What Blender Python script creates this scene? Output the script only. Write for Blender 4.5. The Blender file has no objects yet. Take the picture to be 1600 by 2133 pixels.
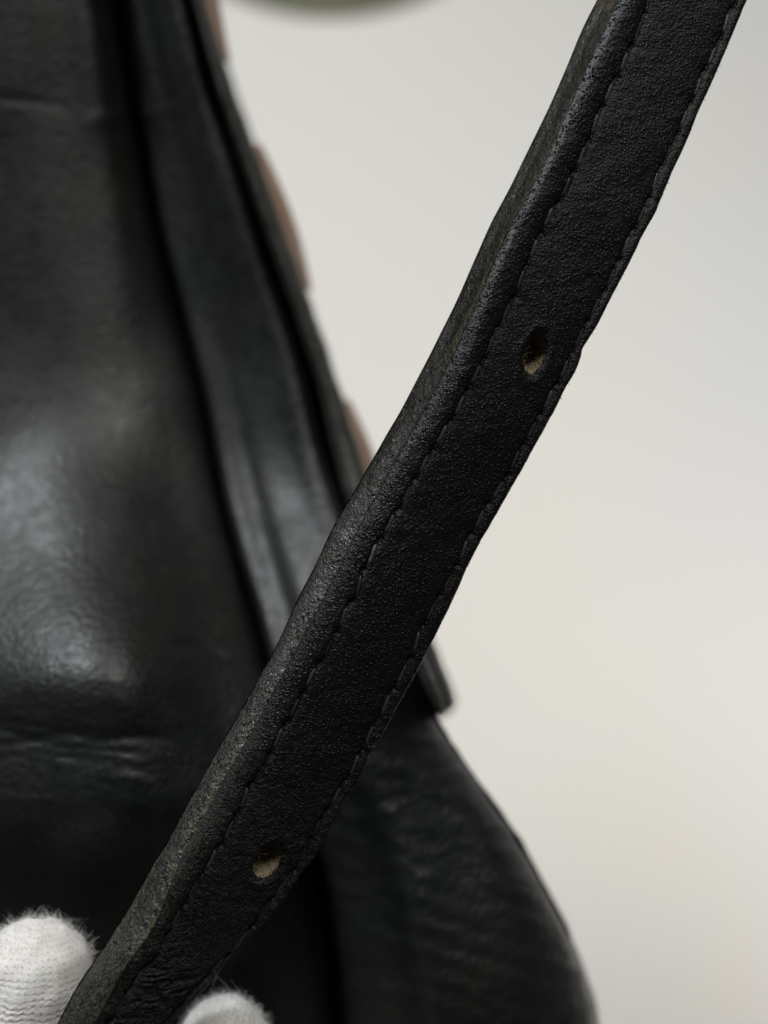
import bpy, bmesh, math, random
import numpy as np
from mathutils import Vector, Matrix
random.seed(4); rng = np.random.default_rng(4)
SC = bpy.context.scene; COL = SC.collection

# ------------------------------------------------------------------ camera
CZ = 1.20                                   # camera height in the room (m)
KPX = 2*math.tan(math.radians(20))/1600     # one photo pixel at a distance of 1 m
cam = bpy.data.cameras.new('camera'); camo = bpy.data.objects.new('camera', cam); COL.objects.link(camo)
camo.location = (0, 0, CZ); camo.rotation_euler = (math.radians(90), 0, 0)
cam.sensor_fit = 'HORIZONTAL'; cam.sensor_width = 36; cam.lens = 18/math.tan(math.radians(20))
cam.clip_start = 0.01; cam.clip_end = 50
cam.dof.use_dof = True; cam.dof.focus_distance = 0.168; cam.dof.aperture_fstop = 8.6
SC.camera = camo
SC.render.resolution_x = 768; SC.render.resolution_y = 1024
# ------------------------------------------------------------------ light
w = bpy.data.worlds.new('World'); SC.world = w; w.use_nodes = True
w.node_tree.nodes['Background'].inputs[0].default_value = (0.92, 0.96, 1.0, 1)
w.node_tree.nodes['Background'].inputs[1].default_value = 0.042
SC.view_settings.view_transform = 'Standard'; SC.view_settings.look = 'None'
SC.view_settings.exposure = 0.0; SC.view_settings.gamma = 1.0
def area(name, loc, target, size, energy, color, sy=None):
    l = bpy.data.lights.new(name, 'AREA'); l.energy = energy; l.color = color
    l.shape = 'RECTANGLE'; l.size = size; l.size_y = sy or size
    o = bpy.data.objects.new(name, l); COL.objects.link(o); o.location = loc
    d = Vector(target)-Vector(loc); o.rotation_euler = d.to_track_quat('-Z', 'Y').to_euler()
    return o
area('ceiling_light_front', (-0.72, -0.22, CZ+0.98), (-0.02, 0.2, CZ), 0.32, 15, (0.93, 0.97, 1.0))
for nm, lx, lz, e, c in (('wall_light_right', 1.9, .55, .62, (1.0, .97, .90)), ('wall_light_left', -1.7, .55, .42, (1.0, .975, .91)),
                         ('wall_light_right_low', 1.9, -.75, 3.2, (1.0, .965, .925)), ('wall_light_left_low', -1.7, -.75, 1.0, (1.0, .98, .95))):
    l_ = area(nm, (lx, .52, CZ+lz), (.2, 1.15, CZ+.1*lz-(.18 if lz < 0 else 0)), .5, e, c); l_.data.spread = math.radians(50)  # unseen fill lamps added at both sides to light the wall evenly
area('ceiling_light_right', (0.30, -0.62, CZ+1.12), (0.02, 0.2, CZ), 0.45, 11, (1.0, .98, .94))
SC.cycles.use_denoising = True
SC.cycles.max_bounces = 6

# ------------------------------------------------------------------ helpers
def P(x, y, d):
    """the place seen at photo position x, y, d metres in front of the camera plane"""
    x, y, d = np.broadcast_arrays(np.asarray(x, float), np.asarray(y, float), np.asarray(d, float))
    return np.stack([(x-800)*KPX*d, d, CZ+(1066.5-y)*KPX*d], -1)
PX = KPX*0.165                               # one photo pixel at the strap, in metres

def hsh(ix, iy, seed):
    n = (ix.astype(np.int64)*374761393 + iy.astype(np.int64)*668265263 + seed*974634777) & 0xffffffff
    n = ((n ^ (n >> 13))*1274126177) & 0xffffffff
    n = (n ^ (n >> 16)) & 0xffffffff
    return n/4294967295.0*2-1
def vn(x, y, seed=0):
    x, y = np.broadcast_arrays(x, y)
    ix = np.floor(x); iy = np.floor(y); fx = x-ix; fy = y-iy
    fx = fx*fx*(3-2*fx); fy = fy*fy*(3-2*fy)
    a = hsh(ix, iy, seed); b = hsh(ix+1, iy, seed); c = hsh(ix, iy+1, seed); d = hsh(ix+1, iy+1, seed)
    return (a*(1-fx)+b*fx)*(1-fy)+(c*(1-fx)+d*fx)*fy
def fbm(x, y, seed=0, octs=4):
    s = 0; a = 1; t = 0
    for i in range(octs):
        s = s+a*vn(x*2**i, y*2**i, seed+i*17); t += a; a *= .55
    return s/t
def sst(x, a, b):
    t = np.clip((x-a)/(b-a), 0, 1); return t*t*(3-2*t)
def smooth_interp(xs, ys):
    """C1 cubic through the points, straight on beyond the ends"""
    xs = np.asarray(xs, float); ys = np.asarray(ys, float)
    o = np.argsort(xs); xs = xs[o]; ys = ys[o]
    h = np.diff(xs); dl = np.diff(ys)/h
    m = np.empty(len(xs)); m[0] = dl[0]; m[-1] = dl[-1]
    m[1:-1] = (dl[:-1]*h[1:]+dl[1:]*h[:-1])/(h[1:]+h[:-1])
    def f(x):
        x = np.asarray(x, float); i = np.clip(np.searchsorted(xs, x)-1, 0, len(h)-1)
        t = (x-xs[i])/h[i]; tc = np.clip(t, 0, 1)
        v = ((1+2*tc)*(1-tc)**2)*ys[i]+(tc*(1-tc)**2)*h[i]*m[i]+(tc*tc*(3-2*tc))*ys[i+1]+(tc*tc*(tc-1))*h[i]*m[i+1]
        v = v+np.where(x < xs[0], (x-xs[0])*m[0], 0)+np.where(x > xs[-1], (x-xs[-1])*m[-1], 0)
        return v
    return f

def link(name, me, mat, parent=None):
    o = bpy.data.objects.new(name, me); COL.objects.link(o)
    if mat and not me.materials: me.materials.append(mat)
    if parent is not None:
        o.parent = parent; o.matrix_parent_inverse = Matrix.Translation(parent.location).inverted()
    return o
def thing(name, label, cat, loc):
    o = bpy.data.objects.new(name, None); COL.objects.link(o); o.location = loc
    o.empty_display_size = 0.01; o['label'] = label; o['category'] = cat
    return o
def mesh_np(name, V, F, smooth=True):
    V = np.asarray(V, np.float32).reshape(-1, 3); F = np.asarray(F, np.int32)
    me = bpy.data.meshes.new(name)
    me.vertices.add(len(V)); me.vertices.foreach_set('co', V.ravel())
    k = F.shape[1]
    me.loops.add(F.size); me.loops.foreach_set('vertex_index', F.ravel())
    me.polygons.add(len(F)); me.polygons.foreach_set('loop_start', np.arange(0, F.size, k, dtype=np.int32))
    me.polygons.foreach_set('loop_total', np.full(len(F), k, np.int32))
    me.update(calc_edges=True); me.validate()
    me.polygons.foreach_set('use_smooth', np.full(len(me.polygons), smooth))
    return me
def grid_faces(nr, nc, closed=False, keep=None):
    r = np.arange(nr-1)[:, None]; c = np.arange(nc if closed else nc-1)[None, :]
    c2 = (c+1) % nc
    F = np.stack([r*nc+c, r*nc+c2, (r+1)*nc+c2, (r+1)*nc+c], -1)
    if keep is not None: return F[keep]
    return F.reshape(-1, 4)
def add_attr(me, name, arr):
    arr = np.asarray(arr, np.float32)
    a = me.attributes.new(name, 'FLOAT_VECTOR', 'POINT'); a.data.foreach_set('vector', arr.reshape(-1))

# ------------------------------------------------------------------ materials
class NT:
    def __init__(s, name):
        s.m = bpy.data.materials.new(name); s.m.use_nodes = True; s.t = s.m.node_tree
        s.b = s.t.nodes['Principled BSDF']
    def n(s, typ, **kw):
        nd = s.t.nodes.new(typ)
        for k, v in kw.items():
            if k.startswith('i_'):
                key = k[2:]; key = int(key) if key.isdigit() else key.replace('_', ' ')
                s.set(nd.inputs[key], v)
            else: setattr(nd, k, v)
        return nd
    def set(s, inp, v):
        if isinstance(v, bpy.types.NodeSocket): s.t.links.new(v, inp)
        else: inp.default_value = v
    def math(s, op, a, b=0.0, c=None, clamp=False):
        nd = s.t.nodes.new('ShaderNodeMath'); nd.operation = op; nd.use_clamp = clamp
        s.set(nd.inputs[0], a); s.set(nd.inputs[1], b)
        if c is not None: s.set(nd.inputs[2], c)
        return nd.outputs[0]
    def mix(s, f, a, b):
        nd = s.t.nodes.new('ShaderNodeMix'); nd.data_type = 'RGBA'
        s.set(nd.inputs[0], f); s.set(nd.inputs[6], a); s.set(nd.inputs[7], b); return nd.outputs[2]
    def ramp(s, f, a, b, lo=0.0, hi=1.0):
        nd = s.t.nodes.new('ShaderNodeMapRange'); nd.interpolation_type = 'SMOOTHSTEP'
        s.set(nd.inputs[0], f); nd.inputs[1].default_value = a; nd.inputs[2].default_value = b
        nd.inputs[3].default_value = lo; nd.inputs[4].default_value = hi; return nd.outputs[0]
    def noise(s, scale, detail=3, rough=.55, vec=None, dist=0.0):
        nd = s.n('ShaderNodeTexNoise'); nd.inputs['Scale'].default_value = scale
        nd.inputs['Detail'].default_value = detail; nd.inputs['Roughness'].default_value = rough
        nd.inputs['Distortion'].default_value = dist
        s.set(nd.inputs['Vector'], vec if vec is not None else s.pos()); return nd.outputs[0]
    def voro(s, scale, feature='F1', vec=None, out=0, rnd=1.0):
        nd = s.n('ShaderNodeTexVoronoi', feature=feature); nd.inputs['Scale'].default_value = scale
        nd.inputs['Randomness'].default_value = rnd
        s.set(nd.inputs['Vector'], vec if vec is not None else s.pos()); return nd.outputs[out]
    def pos(s):
        if not hasattr(s, '_p'): s._p = s.n('ShaderNodeTexCoord').outputs['Object']
        return s._p
    def map(s, scale, rot=(0, 0, 0), vec=None):
        nd = s.n('ShaderNodeMapping'); nd.inputs['Scale'].default_value = scale; nd.inputs['Rotation'].default_value = rot
        s.set(nd.inputs['Vector'], vec if vec is not None else s.pos()); return nd.outputs[0]
    def attr(s, name):
        nd = s.n('ShaderNodeAttribute', attribute_name=name); sp = s.n('ShaderNodeSeparateXYZ')
        s.t.links.new(nd.outputs['Vector'], sp.inputs[0]); s._av = nd.outputs['Vector']; return sp.outputs
    def bump(s, h, dist, strength=1.0, prev=None):
        nd = s.n('ShaderNodeBump'); nd.inputs['Strength'].default_value = strength
        nd.inputs['Distance'].default_value = dist; s.set(nd.inputs['Height'], h)
        if prev is not None: s.set(nd.inputs['Normal'], prev)
        return nd.outputs[0]
    def out(s, **kw):
        for k, v in kw.items(): s.set(s.b.inputs[k.replace('_', ' ')], v)
        return s.m

def mat_strap_face():
    s = NT('grained_black_leather')
    a = s.attr('wear_light')                                   # x: edge wear, y: grain weight, z: wrinkled, caught light painted in
    wv = s.noise(900, 2)
    vec = s.n('ShaderNodeVectorMath', operation='MULTIPLY_ADD')
    nz = s.n('ShaderNodeTexNoise'); nz.inputs['Scale'].default_value = 1500; s.set(nz.inputs['Vector'], s.pos())
    s.set(vec.inputs[0], nz.outputs['Color']); vec.inputs[1].default_value = (.00035,)*3; s.set(vec.inputs[2], s.pos())
    v = s.voro(2150, vec=vec.outputs[0])
    peb = s.ramp(v, 0.0, .60, 1.0, 0.0)
    fine = s.noise(5200, 3, .6)
    pick = s.n('ShaderNodeTexVoronoi', feature='F1'); pick.inputs['Scale'].default_value = 2150; s.set(pick.inputs['Vector'], vec.outputs[0])
    cs = s.n('ShaderNodeSeparateColor'); s.t.links.new(pick.outputs['Color'], cs.inputs[0])
    big = s.ramp(cs.outputs[0], .2, .95, .3, 1.0)
    h = s.math('ADD', s.math('MULTIPLY', peb, s.math('ADD', big, s.math('MULTIPLY', a[2], .2))), s.math('MULTIPLY', fine, s.math('ADD', .34, s.math('MULTIPLY', a[2], .45))))
    b1 = s.bump(h, .00020, 1.0)
    b2 = s.bump(s.noise(420, 3), .00012, .7, b1)
    top = s.ramp(v, .05, .35, 1.0, 0.0)
    rough = s.math('SUBTRACT', .46, s.math('MULTIPLY', s.math('MULTIPLY', top, big), .27)); rough = s.math('ADD', rough, s.math('MULTIPLY', a[2], .08)); rough = s.math('SUBTRACT', rough, s.math('MULTIPLY', a[1], .17))
    col = s.mix(s.ramp(s.noise(160, 4), .35, .7), (.0022, .0026, .0028, 1), (.0042, .0042, .0042, 1))
    col = s.mix(s.math('MULTIPLY', a[2], s.ramp(s.noise(1700, 4, .7), .3, .7)), col, (.048, .043, .041, 1))  # paler tint stands in for light caught by the lower face
    wm = s.math('MULTIPLY', a[0], s.ramp(s.noise(1.0, 4, .6, vec=s.map((1500, 1500, 700), (0, -.5, 0))), .50, .70, 0, .6), clamp=True)
    col = s.mix(wm, col, (.042, .036, .019, 1))
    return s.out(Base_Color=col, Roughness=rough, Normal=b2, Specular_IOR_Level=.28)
def mat_edge():
    s = NT('worn_painted_leather_edge')
    a = s.attr('wear_light')
    n1 = s.noise(1500, 5, .65); n2 = s.voro(2300); n3 = s.noise(500, 3)
    h = s.math('ADD', s.math('MULTIPLY', n1, 1.1), s.math('MULTIPLY', n2, .45))
    rough_zone = a[1]
    hh = s.math('MULTIPLY', h, rough_zone)
    b1 = s.bump(hh, .00014, 1.0); b1 = s.bump(s.noise(4200, 2), .00005, .8, b1)
    shiny = s.ramp(s.noise(1900, 3), .50, .60)
    rough = s.math('SUBTRACT', .52, s.math('MULTIPLY', shiny, .40))
    col = s.mix(s.ramp(n3, .4, .65), (.004, .0043, .004, 1), (.010, .0092, .0070, 1))
    wm = s.math('MULTIPLY', a[0], s.ramp(s.noise(1.0, 5, .65, vec=s.map((1500, 1500, 600), (0, -.5, 0))), .41, .58, 0, .9), clamp=True)
    col = s.mix(wm, col, (.062, .052, .027, 1))
    return s.out(Base_Color=col, Roughness=rough, Normal=b1, Specular_IOR_Level=s.math('ADD', .15, s.math('MULTIPLY', a[2], .60)))
def mat_thread():
    s = NT('waxed_black_thread')
    h = s.n('ShaderNodeTexWave'); h.inputs['Scale'].default_value = 4
    return s.out(Base_Color=(.045, .045, .048, 1), Roughness=.38, Normal=s.bump(s.noise(9000, 2), .00003, 1))
def mat_raw():
    s = NT('raw_tan_leather_fibre')
    st = s.noise(1.0, 4, .6, vec=s.map((5200, 5200, 1300), (0, .35, 0)))
    col = s.mix(s.ramp(st, .35, .65), (.07, .052, .026, 1), (.38, .31, .19, 1))
    return s.out(Base_Color=col, Roughness=.8, Normal=s.bump(st, .0002, 1))
def mat_bag():
    s = NT('soft_black_leather')
    v = s.voro(820, 'SMOOTH_F1'); n = s.noise(1400, 4, .6); big = s.noise(60, 4, .55)
    wr = s.noise(1.0, 3, .55, vec=s.map((130, 130, 420)), dist=.8)
    h = s.math('ADD', s.math('MULTIPLY', v, -.55), s.math('MULTIPLY', n, .35))
    b = s.bump(h, .00027, .9); b = s.bump(wr, .00009, .45, b); b = s.bump(big, .0003, .5, b)
    col = s.mix(s.ramp(s.noise(22, 4), .35, .68), (.0060, .0071, .0075, 1), (.0090, .0088, .0078, 1))
    rough = s.math('ADD', .385, s.math('MULTIPLY', s.ramp(s.noise(260, 4, .65), .3, .7), .14))
    return s.out(Base_Color=col, Roughness=rough, Normal=b, Specular_IOR_Level=.37)
def mat_flap():
    s = NT('black_flap_edge')
    col = s.mix(s.noise(300, 3), (.012, .013, .012, 1), (.034, .032, .024, 1))
    return s.out(Base_Color=col, Roughness=.55, Normal=s.bump(s.noise(700, 4), .0005, .8))
def mat_tan():
    s = NT('tan_leather')
    col = s.mix(s.noise(260, 4), (.24, .14, .085, 1), (.38, .24, .15, 1))
    return s.out(Base_Color=col, Roughness=.6, Normal=s.bump(s.noise(900, 3), .0003, .7))
def mat_wall():
    s = NT('pale_painted_wall')
    col = s.mix(s.ramp(s.noise(2.4, 3, .5), .35, .68), (.800, .775, .725, 1), (.775, .770, .755, 1))
    return s.out(Base_Color=col, Roughness=.7, Normal=s.bump(s.noise(220, 4), .0006, .4))
def mat_olive():
    s = NT('olive_glaze')
    col = s.mix(s.noise(14, 3), (.155, .16, .095, 1), (.20, .20, .125, 1))
    return s.out(Base_Color=col, Roughness=.5)
def mat_knit():
    s = NT('white_cotton_knit')
    k = s.attr('knit')                                   # x: round the finger (m), y: along the finger (m)
    w1 = s.math('MULTIPLY', s.math('SUBTRACT', s.noise(260, 3), .5), .0016)
    w2 = s.math('MULTIPLY', s.math('SUBTRACT', s.noise(230, 3), .5), .0022)
    A = s.math('MULTIPLY', s.math('ADD', k[0], w2), 2*math.pi/.00150)
    L = s.math('MULTIPLY', s.math('ADD', k[1], w1), 2*math.pi/.00100)
    arc = s.math('MULTIPLY', s.math('COSINE', A), .85)
    row = s.math('SINE', s.math('ADD', L, arc))
    colm = s.math('COSINE', A)
    h = s.math('ADD', s.math('MULTIPLY', row, .5), s.math('MULTIPLY', colm, .22))
    hole = s.math('MULTIPLY', s.ramp(row, -.45, -.95), s.ramp(colm, .1, .8))
    h = s.math('SUBTRACT', h, s.math('MULTIPLY', hole, .7))
    h = s.math('MULTIPLY', h, s.math('MULTIPLY', s.ramp(s.noise(330, 3), .3, .65, .15, 1.0), s.ramp(k[1], -.0065, .001, .05, 1.0))); b = s.bump(h, .00017, .75); b = s.bump(s.noise(3000, 5, .75), .00022, .9, b)
    col = s.mix(s.ramp(s.noise(45, 2), .4, .65), (.80, .755, .72, 1), (.77, .76, .72, 1))
    col = s.mix(s.math('MULTIPLY', hole, .45), col, (.30, .28, .26, 1))
    return s.out(Base_Color=col, Roughness=.95, Normal=b, Sheen_Weight=.35, Specular_IOR_Level=.1)
def mat_fuzz():
    s = NT('white_cotton_fibre')
    return s.out(Base_Color=(.80, .79, .76, 1), Roughness=.8, Specular_IOR_Level=.2)
M = dict(face=mat_strap_face(), edge=mat_edge(), thread=mat_thread(), raw=mat_raw(), bag=mat_bag(), flap=mat_flap(),
         tan=mat_tan(), wall=mat_wall(), olive=mat_olive(), knit=mat_knit(), fuzz=mat_fuzz())

# ------------------------------------------------------------------ wall and the round thing on it
WY = 1.10
nx, nz_ = 60, 40
gx, gz = np.meshgrid(np.linspace(-3, 3, nx), np.linspace(0, 2.7, nz_))
me = mesh_np('wall', np.stack([gx, np.full_like(gx, WY), gz], -1), grid_faces(nz_, nx))
wl = link('wall', me, M['wall']); wl['kind'] = 'structure'
def lathe(prof, n=64):
    a = np.linspace(0, 2*np.pi, n, endpoint=False)
    V = np.stack([np.outer([p[0] for p in prof], np.cos(a)), np.outer([p[1] for p in prof], np.ones(n)), np.outer([p[0] for p in prof], np.sin(a))], -1)
    return V, grid_faces(len(prof), n, True)
kd = KPX*WY
R0 = 500*kd
V, F = lathe([(R0, 0), (R0, -.006), (R0*.985, -.012), (R0*.93, -.014), (R0*.90, -.010), (R0*.7, -.006), (.001, -.005)])
o = link('wall_plate', mesh_np('wall_plate', V, F), M['olive'])
o.location = ((685-800)*kd, WY-.004, CZ+(1066.5-(32-500))*kd)
o['label'] = 'blurred round olive-green plate high on the pale wall, only its lower rim in view'; o['category'] = 'plate'

# ------------------------------------------------------------------ bag
D = smooth_interp([-500, 0, 400, 800, 950, 1100, 1450, 1560, 1800, 2133, 2700], [.232, .238, .242, .241, .2375, .2300, .2065, .2030, .199, .197, .200])
def pts(l, i=0): return smooth_interp([p[1-i] for p in l], [p[i] for p in l])
V1 = pts([(150, -500), (240, 0), (335, 515), (420, 825), (473, 1082), (520, 1250), (552, 1370), (600, 1550), (642, 1750), (667, 1900), (688, 2133), (700, 2700)])
FL = pts([(270, -500), (392, 0), (440, 170), (490, 310), (520, 400), (562, 515), (602, 620), (642, 740), (670, 825), (692, 930), (715, 1010), (790, 1200), (872, 1395), (914, 1488)])
FO = pts([(310, -500), (427, 0), (448, 80), (480, 180), (530, 310), (568, 420), (602, 515), (640, 620), (668, 700), (710, 825), (735, 900), (762, 985), (832, 1170), (905, 1350), (938, 1445), (943, 1466)])
SB = pts([(260, -500), (385, 0), (432, 170), (482, 310), (553, 515), (632, 740), (680, 930), (780, 1200), (855, 1395), (893, 1470), (908, 1500), (945, 1560), (1002, 1640), (1062, 1722), (1130, 1840), (1188, 1950), (1224, 2040), (1240, 2090), (1247, 2140), (1235, 2400), (1150, 2700)])
def col(xf, of): return (xf, of)
def of(l): return smooth_interp([p[0] for p in l], [p[1] for p in l])
cst = lambda v: (lambda y: np.full_like(y, v, dtype=float))
width = lambda y: SB(y)-V1(y)
cols = [
 (cst(-620), cst(.17)), (cst(-700), cst(.10)), (cst(-640), cst(.035)), (cst(-420), cst(.004)),
 (cst(-180), of([(-500, -.009), (300, -.010), (880, -.013), (1130, -.006), (1300, -.001), (1540, .006), (1800, .004), (2200, .006), (2700, .01)])),
 (cst(0), of([(-500, -.008), (500, -.010), (880, -.0105), (1150, -.0135), (1420, -.0128), (1545, -.0095), (1680, -.009), (1900, .000), (2200, .004), (2700, .012)])),
 (lambda y: .42*V1(y)+20, of([(-500, -.003), (600, -.007), (900, -.009), (1150, -.0155), (1420, -.0180), (1545, -.0145), (1680, -.013), (1900, -.002), (2200, .003), (2700, .014)])),
 (lambda y: .78*V1(y), of([(-500, -.003), (900, -.003), (1300, -.005), (1700, -.003), (2200, .004)])),
 (lambda y: V1(y)-28, of([(-500, .004), (1500, .003), (2133, .006)])),
 (lambda y: V1(y), of([(-500, .020), (1500, .016), (2133, .020)])),
 (lambda y: V1(y)+22, of([(-500, .006), (1500, .006), (2133, .012)])),
 (lambda y: V1(y)+.26*width(y), of([(-500, .003), (600, .0035), (1300, .003), (2133, .004)])),
 (lambda y: V1(y)+.40*width(y), of([(-500, .002), (600, .002), (1400, -.001), (2133, -.004)])),
 (lambda y: V1(y)+.66*width(y), of([(-500, -.002), (600, -.002), (1250, -.002), (1450, -.002), (1700, .001), (2133, -.003)])),
 (lambda y: V1(y)+.84*width(y), of([(-500, -.004), (600, -.004), (1200, -.0025), (1500, .003), (1800, .003), (2133, .003)])),
 (lambda y: SB(y)-.03*width(y), of([(-500, .010), (1400, .008), (2133, .012)])),
 (lambda y: SB(y), of([(-500, .030), (1400, .024), (2133, .026)])),
 (lambda y: SB(y)-12, cst(.06)), (lambda y: SB(y)-110, cst(.15)), (lambda y: SB(y)-200, cst(.20)),
]
def loft(cols, ys, n, Dfun=D, closed=True, noise=None):
    X = np.stack([c[0](ys) for c in cols], 1); O = np.stack([c[1](ys) for c in cols], 1)
    Dm = Dfun(ys)[:, None]+O
    Pt = P(X, ys[:, None], Dm)                              # rows x columns x 3
    m = Pt.shape[1]
    t = np.linspace(0, m if closed else m-1, n, endpoint=not closed); i = np.floor(t).astype(int)
    if not closed: i = np.minimum(i, m-2)
    f = (t-i)[None, :, None]
    g = (lambda k: Pt[:, (k) % m]) if closed else (lambda k: Pt[:, np.clip(k, 0, m-1)])
    p0, p1, p2, p3 = g(i-1), g(i), g(i+1), g(i+2)
    d1 = np.linalg.norm(p2-p1, axis=-1, keepdims=True); d0 = np.linalg.norm(p1-p0, axis=-1, keepdims=True)+1e-9; d2 = np.linalg.norm(p3-p2, axis=-1, keepdims=True)+1e-9
    m1 = ((p1-p0)/d0*d1+(p2-p1)/d1*d0)/(d0+d1)*d1
    m2 = ((p2-p1)/d1*d2+(p3-p2)/d2*d1)/(d1+d2)*d1
    V = (2*f**3-3*f**2+1)*p1+(f**3-2*f**2+f)*m1+(-2*f**3+3*f**2)*p2+(f**3-f**2)*m2
    return V
def proj(V):
    return V[..., 0]/(V[..., 1]*KPX)+800, 1066.5-(V[..., 2]-CZ)/(V[..., 1]*KPX)
def normals(V):
    du = np.gradient(V, axis=0); dv = np.gradient(V, axis=1); n = np.cross(du, dv)
    return n/(np.linalg.norm(n, axis=-1, keepdims=True)+1e-12)
def close_ends(me):
    bm = bmesh.new(); bm.from_mesh(me)
    be = [e for e in bm.edges if e.is_boundary]
    if be: bmesh.ops.holes_fill(bm, edges=be, sides=0)
    bmesh.ops.recalc_face_normals(bm, faces=bm.faces); bm.to_mesh(me); bm.free()
    return me
bagloc = Vector(P(500, 2700, .30)); 
bag = thing('leather_bag', 'soft black leather bag with a thick flap edge, seen from its side behind the strap', 'bag', bagloc)
ys = np.linspace(-450, 2650, 520)
V = loft(cols, ys, 460)
px, py = proj(V); N = normals(V); N *= np.where((N[..., 1:2] > 0), -1, 1)     # towards the camera
front = (V[..., 1] < D(py)+.03)
wob = fbm(px/230, py/330, 3, 2)*.0009
# long horizontal creases under the sheen, small folds near the seams
cr = 0
for (yc, w0, a0, x1, sl, sd) in [(1528, 11, .0004, 330, .05, 1), (1552, 8, .00018, 280, .03, 2), (1505, 6, .0001, 240, .06, 3), (1575, 6, .00015, 200, .0, 8), (212, 12, .0002, 130, .08, 4), (275, 18, -.0003, 330, -.1, 5), (1310, 9, .0004, 560, .12, 6)]:
    yl = yc+sl*px+14*vn(px/70, px*0, sd)
    lo = 330 if sd == 6 else (150 if sd == 5 else -900)
    cr = cr-a0*np.exp(-((py-yl)/w0)**2)*(1-sst(px, x1-60, x1+60))*sst(px, lo, lo+60)
wr = sst(px, 640, 760)*sst(py, 1450, 1560)
fold = fbm((px-.5*py)/60, (py+.25*px)/22, 9, 3)*.00022*wr*(1-sst(py, 1650, 2000)*.5)
fold += vn(px/120, (py-.3*px)/26, 12)*.0002*wr
cr1 = fbm(px/90, (py-.15*px)/20, 31, 3)*.00022*(1-sst(px, 250, 420))*sst(py, 1380, 1500)*(1-sst(py, 1650, 1800))
V = V+N*((wob+cr+fold+cr1)*front)[..., None]
link('bag_body', close_ends(mesh_np('bag_body', V, grid_faces(*V.shape[:2], True))), M['bag'], bag)
# flap: a thick sheet seen on its edge
ysf = np.concatenate([np.linspace(-450, 1440, 300), np.linspace(1446, 1492, 16)])
FLc = lambda y: FL(y)
FOc = lambda y: FO(np.minimum(y, 1466))-np.clip(y-1466, 0, 40)*.85
cf = [(lambda y: FLc(y)-140, cst(.15)), (lambda y: FLc(y)-6, cst(.05)), (lambda y: FLc(y), cst(.008)), (lambda y: FLc(y)+4, cst(-.0005)),
      (lambda y: .5*(FLc(y)+FOc(y)), cst(-.003)), (lambda y: FOc(y)-5, cst(-.0008)), (lambda y: FOc(y), cst(.006)), (lambda y: FOc(y)-3, cst(.05)), (lambda y: FOc(y)-125, cst(.15))]
Vf = loft(cf, ysf, 90)
Nf_ = normals(Vf); px, py = proj(Vf)
Vf = Vf+Nf_*(fbm(px/40, py/60, 41, 3)*.0004)[..., None]
link('flap', close_ends(mesh_np('flap', Vf, grid_faces(*Vf.shape[:2], True))), M['flap'], bag)
def tan_strip(y0, y1, bul):
    yy = np.linspace(y0, y1, 50); t = (yy-y0)/(y1-y0)
    bw = lambda y: bul*np.clip(np.sin(np.pi*np.clip((y-y0)/(y1-y0), 0, 1)), 0, 1)**1.0
    cc = [(lambda y: FO(y)-9, cst(.0030)), (lambda y: FO(y)-2+.5*bw(y), cst(.0016)), (lambda y: FO(y)+bw(y), cst(.0036)), (lambda y: FO(y)+bw(y)-3, cst(.03)), (lambda y: FO(y)-14, cst(.03))]
    cc = [(lambda y: FO(y)-9, cst(.013)), (lambda y: FO(y)-3+.6*bw(y), cst(.010)), (lambda y: FO(y)+bw(y)-2, cst(.012)), (lambda y: FO(y)+bw(y)-6, cst(.03)), (lambda y: FO(y)-18, cst(.03))]
    V = loft(cc, yy, 30)
    o = link('tan_strip', close_ends(mesh_np('tan_strip', V, grid_faces(*V.shape[:2], True))), M['tan'], bag)
    return o
tan_strip(-260, 128, 11); tan_strip(300, 604, 13); tan_strip(832, 1100, 12)

# ------------------------------------------------------------------ strap
strap = thing('leather_strap', 'black grained leather strap with two stitched rows and punched holes, held diagonally across the picture', 'strap', Vector(P(150, 2400, .18)))
c30, s30 = math.cos(math.radians(30)), math.sin(math.radians(30))
def sq(l):
    a = np.array(l, float); s = -s30*a[:, 0]+c30*a[:, 1]; q = c30*a[:, 0]+s30*a[:, 1]
    return s, q
def curve_q(l, thin=None):
    s, q = sq(l); o = np.argsort(s); s = s[o]; q = q[o]
    k = np.concatenate([[True], np.diff(s) > 8])
    f0 = smooth_interp(s[k], q[k]); g = np.arange(-1400, 2300, 8.); ker = np.hanning(13); ker /= ker.sum()
    v = np.convolve(np.pad(f0(g), 6, mode='reflect', reflect_type='odd'), ker, 'valid'); return smooth_interp(g, v)
LSp = [(1245,0),(1215,59),(1184,134),(1147,219),(1100,316),(1059,400),(1022,469),(1003,512),(978,569),(951,631),(926,681),(900,734),(865.6,800),(831,866),(812,897),(784,947),(765.6,978),(737.5,1028),(700,1090),(650,1195),(625,1241),(603,1291),(569,1362),(537,1419),(492,1499),(465,1544),(425,1616),(387.5,1684),(356,1744),(300,1836),(275,1883),(237.5,1945),(206,1992),(169,2045),(144,2089),(123,2131)]
Cp = [(1292,0),(1248,94),(1217,162),(1186,231),(1155,300),(1117,381),(1080,450),(1040,531),(1012,600),(985,666),(962,728),(918,825),(884,894),(850,950),(810,1031),(777,1090),(745,1153),(710,1225),(674,1291),(630,1372),(592,1441),(556,1512),(523,1569),(489,1625),(448,1703),(405,1769),(362,1853),(319,1939),(265,2014),(200,2133)]
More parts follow.
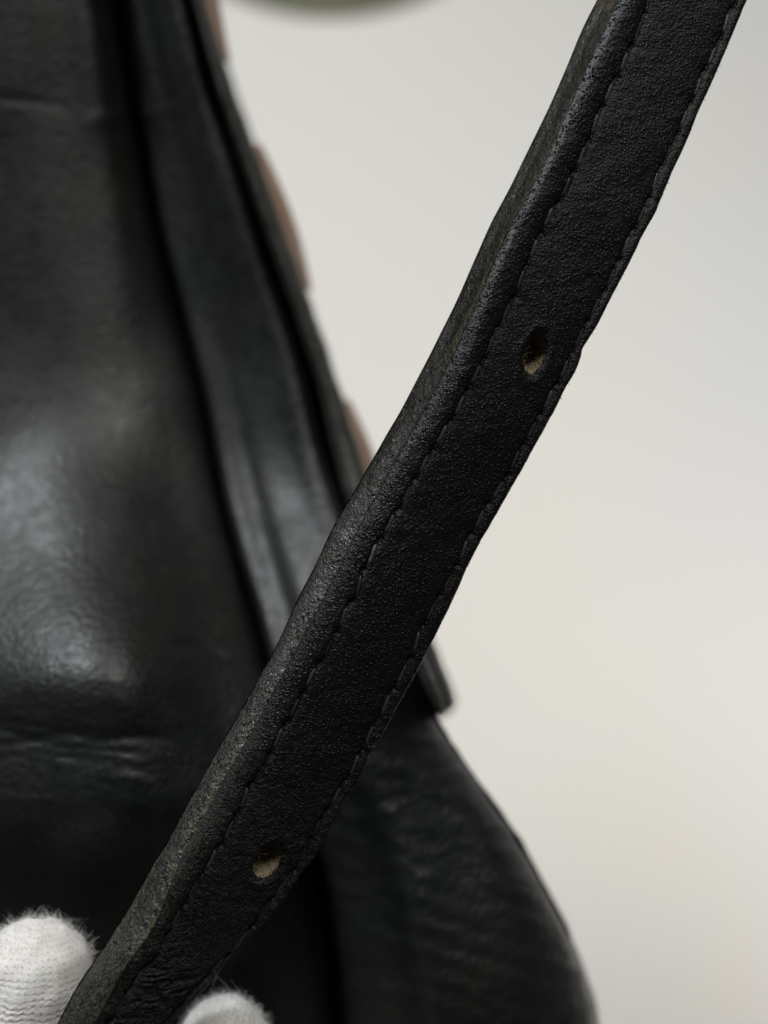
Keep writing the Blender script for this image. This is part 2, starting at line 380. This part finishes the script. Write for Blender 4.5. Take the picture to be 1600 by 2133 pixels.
SLp = [(1350,0),(1337,41),(1319,84),(1287,156),(1269,187),(1244,241),(1228,287),(1197,353),(1169,409),(1147,434),(1125,491),(1100,544),(1072,612),(1034,687),(1003,756),(972,816),(947,866),(906,928),(862.5,1003),(834,1056),(794,1122),(762.5,1181),(741,1241),(712.5,1287),(684,1350),(656,1394),(634,1434),(606,1491),(587,1519),(569,1553),(547,1603),(519,1641),(494,1697),(456,1769),(422,1819),(362.5,1920),(319,1999),(287.5,2039),(256,2086),(228,2130)]
SRp = [(1534,0),(1516,34),(1503,78),(1481,125),(1462,156),(1447,197),(1422,256),(1391,319),(1366,372),(1350,419),(1331,462),(1309,497),(1287,550),(1259,606),(1222,669),(1200,712),(1180,765),(1159,806),(1134,847),(1106,900),(1069,962),(1047,1012),(1012,1056),(994,1090),(972,1131),(953,1175),(925,1222),(897,1275),(875,1316),(859,1362),(837,1406),(806,1462),(781,1512),(762,1547),(737,1597),(716,1634),(687,1681),(659,1725),(628,1791),(600,1828),(545,1900),(487,1980),(453,2014),(400,2064),(350,2120)]
RSp = [(1559,0),(1537,56),(1512,116),(1481,187),(1453,247),(1437,291),(1412,341),(1387,398),(1366,450),(1344,487),(1316,547),(1291,594),(1259,656),(1241,691),(1210,738),(1204,762),(1186,800),(1162,853),(1131,906),(1081,997),(1031,1084),(1006,1128),(972,1194),(950,1244),(928,1291),(909,1331),(894,1359),(875,1397),(859,1428),(831,1475),(800,1534),(778,1562),(759,1616),(731,1656),(709,1700),(691,1725),(669,1775),(640,1812),(615,1842),(598,1877),(562,1911),(531,1945),(500,1970),(481,1999),(459,2027),(437,2055),(381,2108),(360,2133)]
qL, qC, qSL, qSR, qR_ = [curve_q(l) for l in (LSp, Cp, SLp, SRp, RSp)]
qR = lambda s: qR_(s)+4.5*sst(s, 20, 42)*(1-sst(s, 50, 130))   # the small step in the right edge beside the upper hole
def xy(s, q): return -s30*s+c30*q, c30*s+s30*q
dC = smooth_interp([-900, -700, 500, 1400, 1750, 2300], [.1665, .1660, .1650, .1640, .1640, .1655])
TPX, WPX = 92., 262.
S0, S1 = -1250., 2000.
def ends(s):
    wl_ = np.maximum(qC(s)-qL(s), 20); wr_ = np.maximum(qR(s)-qC(s), 60)
    th = np.arctan2(wl_/TPX, wr_/WPX)
    th = smooth_theta(s)
    d0 = dC(s)
    return th, d0
_ss = np.linspace(S0, S1, 60)
_th = np.arctan2(np.maximum(qC(_ss)-qL(_ss), 20)/TPX, np.maximum(qR(_ss)-qC(_ss), 60)/WPX)
_th = np.convolve(np.pad(_th, 6, mode='edge'), np.ones(13)/13, 'valid')
smooth_theta = smooth_interp(_ss, _th)
def base(s):
    th, d0 = ends(s)
    C = P(*xy(s, qC(s)), d0)
    L = P(*xy(s, qL(s)), d0+TPX*PX*np.cos(th))
    R = P(*xy(s, qR(s)), d0+WPX*PX*np.sin(th)*.55)
    return C, L, R
unit = lambda v: v/(np.linalg.norm(v, axis=-1, keepdims=True)+1e-15)
PITCH = 72.
jit = lambda k, sd: .5*hsh(np.asarray(k), np.asarray(k)*0, sd)
holes = [dict(x=1112, y=736, a=43, b=23, rot=math.radians(16), deep=62), dict(x=556, y=1792, a=42, b=25, rot=math.radians(38), deep=48)]
def hole_r(x, y, h):
    x = x+2.2*vn(x/11, y/11, 83); y = y+3*vn(x/12, y/12, 84); dx, dy = x-h['x'], y-h['y']; c, s_ = math.cos(h['rot']), math.sin(h['rot'])
    # major axis leans from lower left to upper right
    u = -dx*s_+dy*c; v = dx*c+dy*s_
    return np.sqrt((u/h['a'])**2+(v/h['b'])**2)
def rC(s): return 13.+20*sst(s, -50, 350)-22*sst(s, 1250, 1550)
def face_h(s, q):
    """relief of the strap face in photo pixels, along its outward normal"""
    x, y = xy(s, q); C = qC(s); R = qR(s); SL = qSL(s); SR = qSR(s)
    r = rC(s)
    a = np.clip(q-C, 0, 1e9); b = np.clip(R-q, 0, 1e9)
    h = -(r-np.sqrt(np.clip(r*r-np.clip(r-a, 0, r)**2, 0, None)))
    r2 = 11.
    h = h-(r2-np.sqrt(np.clip(r2*r2-np.clip(r2-b, 0, r2)**2, 0, None)))
    # rolled ridge between the corner and the left stitches
    m = np.clip((q-C)/np.maximum(SL-C, 10), 0, 1); ridge = 1.15-sst(s, 0, 450)*1.0
    h = h+np.where(q < SL, 7*np.sin(np.pi*np.clip(m, 0, 1)**.8)*ridge, 0)
    f = np.clip((q-SL)/np.maximum(SR-SL, 10), 0, 1)
    h = h+np.where((q > SL) & (q < SR), 7*np.sin(np.pi*f)**.7, 0)
    m2 = np.clip((q-SR)/np.maximum(R-SR, 8), 0, 1)
    h = h+np.where(q > SR, 4*np.sin(np.pi*m2), 0)
    for (Sq, sd, off, dep) in ((SL, 71, 0., 1.), (SR, 72, 31., .85)):
        ph = (s+off)/PITCH; k = np.floor(ph); t = ph-k
        ctr = Sq+(t-.5)*4.5+3*vn(s/41, s*0, sd); dq = q-ctr
        low = (.75+.6*sst(s, 700, 1500))*(1+.35*vn(s/90, s*0, sd+5))
        h = h-dep*low*(5.5*np.exp(-(dq/3.4)**2)+1.4*np.exp(-(dq/13)**2))
        tp = np.minimum(t, 1-t)*PITCH
        h = h-dep*2.8*np.exp(-(tp/6)**2-((q-Sq)/5)**2)
        # leather puckers between the holes
        h = h+.8*np.exp(-(((t-.5)*PITCH)/20)**2-((np.abs(dq)-14)/9)**2)
        h = h-.7*np.exp(-(tp/7)**2)*np.exp(-((np.abs(q-Sq)-12)/12)**2)
    # wrinkles: fine transverse ones, strong where the strap bends towards the glove
    w1 = sst(s, 500, 900)*(1-sst(s, 1300, 1500))*sst(q, C+60, R-20)
    h = h+vn(x/70, y/8.5+x/80, 21)*1.1*w1
    w2 = sst(s, 1330, 1620)
    rid = 1-np.abs(fbm(x/62, (y+.22*x)/10, 23, 2))*2
    h = h+rid*(1.6*w2+3.6*sst(s, 1490, 1600)*sst(q, SL-10, SL+15)*(1-sst(q, SR-20, SR)))+vn(x/120, (y+.25*x)/26, 25)*1.6*w2
    w3 = sst(s, 900, 1400)
    h = h+fbm(x/26, y/20, 27, 3)*(1.2+1.6*w3)
    h = h+fbm(s/120, q/90, 29, 2)*3.0
    h = h+fbm(x/7, y/7, 33, 2)*(.5+.7*w3)
    for hl in holes:
        rr = hole_r(x, y, hl); h = h-7*np.exp(-(np.clip(rr-.9, 0, 9)/.22)**2)+1.2*np.exp(-((rr-1.45)/.2)**2)
    return h
def face_point(s, q, extra=0.):
    C, L, R = base(s); f = ((q-qC(s))/(qR(s)-qC(s)))[..., None]
    u = unit(R-C); v = unit(L-C); al = unit(C*0+np.array([-s30, 0, -c30]))
    n = unit(np.cross(u, al)); n = n*np.where(n[..., 1:2] > 0, -1, 1)
    mL = sst(q-qC(s), 0, rC(s)); mR = sst(qR(s)-q, 0, 11.); m = np.minimum(mL, mR)[..., None]
    nd = unit(n*m-v*(1-m))
    return C+(R-C)*f+nd*((face_h(s, q)+extra)*PX)[..., None], n, u
# face mesh, wrapping round the right edge to the back
ns = 1800; s = np.linspace(S0, S1, ns)[:, None]
nf = 165; fr = np.linspace(0, 1, nf)[None, :]; fr = .5-.5*np.cos(np.pi*fr)*(.35)+(fr-.5)*.65*1.0 if False else fr
# a little denser near both edges
fr = fr-.018*np.sin(2*np.pi*fr)*2
C, L, R = base(s); qq = qC(s)+(qR(s)-qC(s))*fr
Vm, n_, u_ = face_point(np.broadcast_to(s, qq.shape), qq)
vv = unit(L-C)
B = R+(L-C)
sb = np.broadcast_to(s, (ns, 1))
wrapb = np.linspace(.16, 1, 14)[None, :]
bulge = (np.sin(np.pi*wrapb)**.6*3+fbm(s/30, wrapb*3, 51, 3)*2.6)
Wr = R+(B-R)*wrapb[..., None]+u_[:, :1]*(bulge*PX)[..., None]
# frayed, nubbly silhouette
nub = np.clip(vn(s/6, s*0, 53)-.72, 0, 1)*14
Wr = Wr+u_[:, :1]*(nub*np.exp(-((wrapb-.25)/.12)**2)*PX)[..., None]
cornr = C+vv*((rC(s)+np.array([[8., 4.]]))*PX)[..., None]+u_[:, :1]*(np.array([5., 2.])*PX)[None, :, None]
V = np.concatenate([cornr, Vm, Wr], 1)
keepc = np.ones((ns-1, V.shape[1]-1), bool)
xc, yc = xy(np.broadcast_to(s, qq.shape), qq)
for hl in holes:
    rr = hole_r(xc, yc, hl) < 1.0
    rq = rr[:-1, :-1] & rr[1:, :-1] & rr[:-1, 1:] & rr[1:, 1:]
    keepc[:, 2:2+nf-1] &= ~rq
face_me = mesh_np('face', V, grid_faces(*V.shape[:2], keep=keepc))
aq = qq-qC(s)
wear_light = np.exp(-(aq/13)**2)*(sst(s, -500, -300)*(1-sst(s, 100, 200))+.3)
for hl in holes: wear_light = wear_light+.9*np.exp(-(np.clip(hole_r(xc, yc, hl)-1, 0, 9)/.12)**2)
A = np.zeros(V.shape); A[:, 2:2+nf, 0] = wear_light; A[:, 2:2+nf, 1] = np.exp(-((aq-9)/12)**2)*(1-sst(s, 900, 1300)); A[:, 2:2+nf, 2] = .12+.4*sst(s, 900, 1400)+.48*sst(s, 1430, 1600)  # last channel: light caught low on the face, painted into its colour
# bmesh validate keeps vertex order
add_attr(face_me, 'wear_light', A)
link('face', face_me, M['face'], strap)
# edge band (left side wall), slightly rounded and rough
nb = 80; t = np.linspace(0, 1, nb)[None, :]
sbb = np.linspace(S0, S1, 1800)[:, None]
C, L, R = base(sbb); vl = L-C; uu = unit(R-C); wv = unit(vl)
al = np.array([-s30, 0, -c30]); nside = unit(np.cross(wv, al)); nside = nside*np.where(np.sum(nside*uu, -1, keepdims=True) > 0, -1, 1)
mid = sst(sbb, 0, 500)*(1-sst(sbb, 1650, 1950)); t = t; t0 = (rC(sbb)-1-8*sst(sbb, 1300, 1500))*PX/np.linalg.norm(vl, axis=-1); tm_ = t0+(1-t0)*t
prof = (1+6*mid)*np.sin(np.pi*np.clip(t*(1-.1*sst(sbb, 1250, 1500))+.1*sst(sbb, 1250, 1500), 0, 1))**.85-7.0*(1-mid)*sst(t, 0, .06)*(1-sst(t, .6, 1.))*(1-sst(sbb, 1300, 1500))-.5
rgh = sst(sbb, -700, -300)*.6+.4; rgh = rgh*(1-.75*sst(sbb, 1560, 1680)*(1-.9*sst(t, 0, .3)))
rgh = np.broadcast_to(rgh, (len(sbb), nb)).copy()
wpx = np.broadcast_to((qC(sbb)-qL(sbb)), (len(sbb), 1))
X_, Y_ = sbb, t*TPX
rel = fbm(X_/9, Y_/9, 61, 3)*1.0*rgh+fbm(X_/45, Y_/30, 63, 3)*2.2+np.clip(vn(X_/5, Y_/5, 65)-.35, 0, 1)*1.4*rgh
silh = np.clip(vn(X_/5.5, X_*0, 67)-.75, 0, 1)*16*np.exp(-((t-.93)/.05)**2)
Vb = C+vl*tm_[..., None]+nside*((prof+rel)*PX)[..., None]+wv*(silh*PX)[..., None]
Vb0 = C+vl*t0[..., None]+uu*(np.array([16., 6.])*PX)[None, :, None]
jag = vn(X_/6, X_*0, 68)*5*sst(sbb, 1250, 1500)
Vb0 = Vb0+uu*(np.abs(jag)*PX)[..., None]
bk = np.linspace(0, 1, 24)[None, :]
B = R+(L-C)
backV = L+(B-L)*bk[..., None]+wv*((3+6*np.sin(np.pi*bk)*np.ones_like(sbb))*PX)[..., None]
V = np.concatenate([Vb0, Vb], 1)
em = mesh_np('edge_band', V, grid_faces(*V.shape[:2]))
A = np.zeros(V.shape)
wearE = np.exp(-((t-.12)/.14)**2)*(sst(sbb, -560, -420)*(1-sst(sbb, 150, 260)))*.9
wearE = wearE+(sst(sbb, 900, 1250)*(1-sst(sbb, 1560, 1590)))*(.75*np.exp(-((t-.10)/.16)**2)+.55*np.exp(-((t-.92)/.12)**2))
wearE = wearE+.6*np.exp(-((sbb+640)/60)**2)*np.ones_like(t)+.18
A[:, 2:, 0] = wearE; A[:, 2:, 1] = rgh; A[..., 2] = sst(sbb, 250, 900); A[:, :2, 1] = .5
add_attr(em, 'wear_light', A)
link('edge_band', em, M['edge'], strap)
bme = mesh_np('backing', backV, grid_faces(*backV.shape[:2])); Ab = np.zeros(backV.shape);  add_attr(bme, 'wear_light', Ab)
link('backing', bme, M['face'], strap)
# punched holes: fibrous tan lining
for hl in holes:
    nr, na = 26, 72
    rr = np.linspace(0, 1, nr)[:, None]; an = np.linspace(0, 2*np.pi, na, endpoint=False)[None, :]
    rad = np.where(rr < .12, 1.22-rr/.12*.10, 1.12-.66*(rr-.12)/.88)
    fib = fbm(an*9, rr*4, 81, 3)
    uax = rad*np.cos(an)*hl['a']*(1+.05*fib); vax = rad*np.sin(an)*hl['b']*(1+.10*fib)
    sh = np.clip(rr-.12, 0, 1)*hl['a']*.42                      # the channel runs in slantwise, its lower wall showing
    c_, s_ = math.cos(hl['rot']), math.sin(hl['rot'])
    uax = uax-sh
    x = hl['x']-uax*s_+vax*c_; y = hl['y']+uax*c_+vax*s_
    ss = -s30*x+c30*y; qq2 = c30*x+s30*y
    dp = -5.5-hl['deep']*sst(rr, .10, 1.0)*np.ones_like(an)+fib*3*sst(rr, .1, .4)
    V, _, _ = face_point(ss, qq2, dp)
    c0 = V[-1].mean(0)
    V2 = np.concatenate([V.reshape(-1, 3), c0[None]]); F = grid_faces(nr, na, True)
    me = mesh_np('hole_lining', V2, F)
    bm = bmesh.new(); bm.from_mesh(me); bm.verts.ensure_lookup_table()
    if len(bm.verts) > nr*na:
        for k in range(na): 
            f_ = bm.faces.new((bm.verts[(nr-1)*na+k], bm.verts[(nr-1)*na+(k+1) % na], bm.verts[nr*na])); f_.smooth = True
    bm.to_mesh(me); bm.free()
    link('hole_lining', me, M['raw'], strap)
hp_, hr_ = [], []
for hl in holes:
    for i in range(70):
        an = rng.normal(2.6, .75); k = rng.uniform(.55, 1.05); c_, s_ = math.cos(hl['rot']), math.sin(hl['rot'])
        u0 = math.sin(an)*hl['a']*k+4; v0 = math.cos(an)*hl['b']*k
        x = hl['x']-u0*s_+v0*c_; y = hl['y']+u0*c_+v0*s_
        ss = np.array([-s30*x+c30*y]); q2 = np.array([c30*x+s30*y]); p0, n0, _ = face_point(ss, q2, np.array([-9.-12*(1.05-k)]))
        d = np.array([rng.normal(.15, .3), 0, rng.normal(.6, .4)])+n0[0]*rng.uniform(-.1, .5); d /= np.linalg.norm(d); tt = np.linspace(0, 1, 6)[:, None]
        hp_.append(p0[0]+d*tt*rng.uniform(8, 20)*PX+rng.normal(0, 1, 3)*tt**2*5*PX); hr_.append(rng.uniform(.3, .6)*PX)
# stitches: two-ply thread pieces, one object each
def thread_mesh():
    nl, na = 26, 10; t = np.linspace(0, 1, nl)[:, None]; a = np.linspace(0, 2*np.pi, na, endpoint=False)[None, :]
    r = .085*(np.clip(1-(2*t-1)**6, 0, 1)**.5+.02)*(1+.22*np.abs(np.cos(a+t*9)))
    X = t-.5+0*a; Z = -.30*(2*t-1)**4+r*np.sin(a); Y = r*np.cos(a)*1.25
    return close_ends(mesh_np('stitch', np.stack([X, Y, Z], -1), grid_faces(nl, na, True)))
tm = thread_mesh(); tm.materials.append(M['thread'])
for (Sf, off, dq) in ((qSL, 0., 0), (qSR, 31., 0)):
    k0 = math.floor((S0+off)/PITCH)+1; k1 = math.floor((S1+off)/PITCH)
    for k in range(k0, k1):
        sa = k*PITCH-off; sbq = sa+PITCH
        a = np.array([sa+4, sbq-4.]); qa = Sf(a)+np.array([-4., 4.])
        smid = a.mean(); qm = qa.mean()
        pe, n, u = face_point(a, qa, 0*a)
        h_here = face_h(np.array([smid]), np.array([qm]))[0]
        pm, nm, um = face_point(np.array([smid]), np.array([qm]), np.array([-h_here-2.4-random.random()*3*(1 if smid < 600 else 1.8)]))
        X = pe[1]-pe[0]; ln = np.linalg.norm(X); X = X/ln; Z = nm[0]-X*np.dot(nm[0], X); Z /= np.linalg.norm(Z); Y = np.cross(Z, X)
        o = link('stitch', tm, None, strap)
        mt = Matrix(((X[0], Y[0], Z[0], pm[0][0]), (X[1], Y[1], Z[1], pm[0][1]), (X[2], Y[2], Z[2], pm[0][2]), (0, 0, 0, 1)))
        o.matrix_parent_inverse = Matrix.Identity(4)
        o.matrix_basis = Matrix.Translation(strap.location).inverted() @ mt @ Matrix.Diagonal((ln*.86, ln*.58, ln*.58, 1))
# frayed leather fibres along the lower corner and a few on both outlines
def tubes(paths, rad, sides=3):
    Vs = []; Fs = []; o = 0
    for p, r in zip(paths, rad):
        p = np.asarray(p); n = len(p); tg = unit(np.gradient(p, axis=0))
        ref = np.array([.3, 1., .2]); a = unit(np.cross(tg, ref)); b = np.cross(tg, a)
        an = np.arange(sides)*2*np.pi/sides; rr = (r*np.linspace(1, .35, n))[:, None, None]
        V = p[:, None, :]+rr*(np.cos(an)[None, :, None]*a[:, None, :]+np.sin(an)[None, :, None]*b[:, None, :])
        Vs.append(V.reshape(-1, 3)); Fs.append(grid_faces(n, sides, True)+o); o += n*sides
    return np.concatenate(Vs), np.concatenate(Fs)
paths = []; rads = []
for i in range(430):
    s_ = rng.uniform(1080, 1700) if i < 300 else rng.uniform(-700, 1700)
    sa = np.array([s_]); C1, L1, R1 = base(sa); u1 = unit(R1-C1)[0]; v1 = unit(L1-C1)[0]
    if i < 300:
        st = C1[0]+v1*PX*rng.uniform(1, 7); ln = rng.uniform(5, 15)*PX
        dr = u1*rng.uniform(.6, 1.1)+np.array([-.2, -.45, rng.uniform(-.5, .25)])
    elif i < 380:
        st = L1[0]-v1*PX*3; ln = rng.uniform(2, 6)*PX; dr = v1*1.+np.array([-.7, 0, rng.uniform(-.5, .6)])
    else:
        st = R1[0]+v1*PX*8; ln = rng.uniform(2, 6)*PX; dr = u1+np.array([.1, 0, rng.uniform(-.5, .5)])
    dr = dr/np.linalg.norm(dr); tt = np.linspace(0, 1, 5)[:, None]
    paths.append(st+dr*ln*tt+np.array([0, 0, -1])*ln*.35*tt**2*rng.uniform(-1, 1.6)); rads.append(rng.uniform(.7, 1.5)*PX if i < 300 else .55*PX)
V, F = tubes(hp_, hr_, 3)
fo = link('hole_fibre', mesh_np('hole_fibre', V, F), M['raw'], strap); fo['kind'] = 'stuff'
V, F = tubes(paths, rads, 4)
fm = mesh_np('frayed_fibre', V, F); Af = np.zeros((len(V), 3)); Af[:, 0] = .75; Af[:, 1] = 1; add_attr(fm, 'wear_light', Af)
fo = link('frayed_fibre', fm, M['edge'], strap); fo['kind'] = 'stuff'

# ------------------------------------------------------------------ gloved hand
GL = .075e-3
chains = {
 'thumb': [(70, 2037, .1765, 132), (58, 2150, .1765, 141), (28, 2330, .178, 140), (-30, 2560, .182, 146), (-90, 2850, .190, 165), (-20, 3200, .200, 215), (180, 3560, .205, 250)],
 'index': [(454, 2213, .1830, 106), (500, 2290, .1840, 108), (590, 2520, .187, 112), (700, 2800, .192, 122), (640, 3150, .198, 140), (520, 3450, .204, 170)],
 'middle': [(520, 2560, .195, 100), (640, 2600, .199, 108), (780, 2780, .205, 115), (790, 3060, .212, 125), (620, 3420, .215, 160)],
 'ring': [(540, 2760, .208, 96), (660, 2790, .213, 104), (790, 2960, .220, 110), (770, 3220, .226, 120), (560, 3520, .226, 160)],
 'little': [(520, 2960, .221, 84), (620, 2980, .226, 90), (730, 3130, .233, 95), (700, 3340, .237, 105), (500, 3600, .234, 150)],
 'palm': [(180, 3560, .205, 250), (360, 3560, .214, 240), (480, 3640, .225, 220), (300, 3950, .220, 245), (240, 4250, .222, 210), (220, 4700, .226, 205)],
 'web': [(520, 3450, .206, 175), (300, 3400, .206, 200), (100, 3350, .204, 205)],
}
def hp(p):
    # laid out at thumb distance so that the hand keeps its true size further back
    f = .1765; v = P(p[0], p[1], f); v = v.copy(); v[1] = p[2]; return v
bm = bmesh.new(); segs = []
for nm, ch in chains.items():
    for a, b in zip(ch[:-1], ch[1:]):
        pa, pb = hp(a), hp(b)
        if nm == 'index' and a is ch[0]: pass
        ra, rb = a[3]*GL, b[3]*GL; segs.append((pa, pb, ra, rb, nm))
        n = max(2, int(np.linalg.norm(pb-pa)/.0022))
        for k in range(n+1):
            t = k/n; c = pa*(1-t)+pb*t
            bmesh.ops.create_icosphere(bm, subdivisions=2, radius=ra*(1-t)+rb*t, matrix=Matrix.Translation(Vector(c)))
me = bpy.data.meshes.new('gloved_hand'); bm.to_mesh(me); bm.free()
ho = bpy.data.objects.new('gloved_hand', me); COL.objects.link(ho)
md = ho.modifiers.new('union', 'REMESH'); md.mode = 'VOXEL'; md.voxel_size = .0008
md2 = ho.modifiers.new('soft', 'SMOOTH'); md2.factor = .5; md2.iterations = 5
dg = bpy.context.evaluated_depsgraph_get(); me2 = bpy.data.meshes.new_from_object(ho.evaluated_get(dg))
ho.modifiers.clear(); ho.data = me2; bpy.data.meshes.remove(me); me2.name = 'gloved_hand'
nv = len(me2.vertices); co = np.empty(nv*3, np.float32); me2.vertices.foreach_get('co', co); co = co.reshape(-1, 3).astype(float)
me2.polygons.foreach_set('use_smooth', np.ones(len(me2.polygons), bool))
best = np.full(nv, 1e9); kn = np.zeros((nv, 3)); acc = {}
for (pa, pb, ra, rb, nm) in segs:
    ax = pb-pa; l = np.linalg.norm(ax); ax = ax/l; st = acc.get(nm, 0.); acc[nm] = st+l
    rel_ = co-pa; tt = rel_@ax; tc = np.clip(tt, 0, l); dist = np.linalg.norm(rel_-tc[:, None]*ax, axis=1)-(ra+(rb-ra)*tc/l)
    side = unit(np.cross(ax, [0, 1., 0])); fw = np.cross(side, ax)
    ang = np.arctan2(rel_@side, -(rel_@fw)*np.sign(np.dot(fw, [0, 1, 0])))
    al_ = np.where(tt < 0, -ra*np.arcsin(np.clip(-tt/(ra), -1, 1)), tt) if st == 0 else tt
    sel = dist < best; best[sel] = dist[sel]
    kn[sel] = np.stack([ang*(ra+rb)*.5, st+al_, 0*ang], 1)[sel]
# cloth is not a perfect ball: gentle folds
add_attr(me2, 'knit', kn)
nn = np.empty(nv*3, np.float32); me2.vertices.foreach_get('normal', nn); nn = nn.reshape(-1, 3)
dsp = fbm(kn[:, 0]/.006, kn[:, 1]/.005, 91, 3)*.00045+fbm(kn[:, 0]/.0018, kn[:, 1]/.0015, 93, 2)*.00008
me2.vertices.foreach_set('co', (co+nn*dsp[:, None]).astype(np.float32).ravel()); me2.update()
me2.materials.append(M['knit'])
ho['label'] = 'hand in a fuzzy white cotton knit glove pinching the lower end of the strap'; ho['category'] = 'gloved hand'
# loose cotton fibres standing off the fingertips
paths = []; rads = []
def fibres(cx, cy, cd, r, n, lmin, lmax, long_):
    c = hp((cx, cy, cd, r)); 
    for i in range(n):
        a = rng.uniform(-.5, math.pi+.3); el = rng.normal(0, .55)
        d = np.array([math.cos(a)*math.cos(el), -math.sin(el), math.sin(a)*math.cos(el)])
        ln = (rng.uniform(lmin, lmax) if i > long_ else rng.uniform(40, 95))*GL
        st = c+d*(r*GL*.97); n_p = 10; pcur = st; dirn = unit(d*.38+rng.normal(0, .6, 3)) if i > long_ else unit(d+rng.normal(0, .5, 3))
        if i > long_ and np.dot(dirn, d) < .05: dirn = unit(dirn+d*.8)
        curl = rng.normal(0, .40, 3) if i > long_ else rng.normal(0, .22, 3); pl = [pcur]
        for k in range(n_p):
            dirn = unit(dirn+curl+rng.normal(0, .10, 3)); pcur = pcur+dirn*ln/n_p; pl.append(pcur)
        paths.append(pl); rads.append(rng.uniform(.011e-3, .020e-3) if i > long_ else .017e-3)
fibres(70, 2037, .1765, 131, 3000, 9, 36, 18)
fibres(63, 2100, .1765, 136, 500, 10, 30, 4)
fibres(454, 2213, .1830, 106, 2200, 8, 28, 8)
V, F = tubes(paths, rads, 3)
o = link('cotton_fuzz', mesh_np('cotton_fuzz', V, F), M['fuzz']); o.parent = ho; o['kind'] = 'stuff'
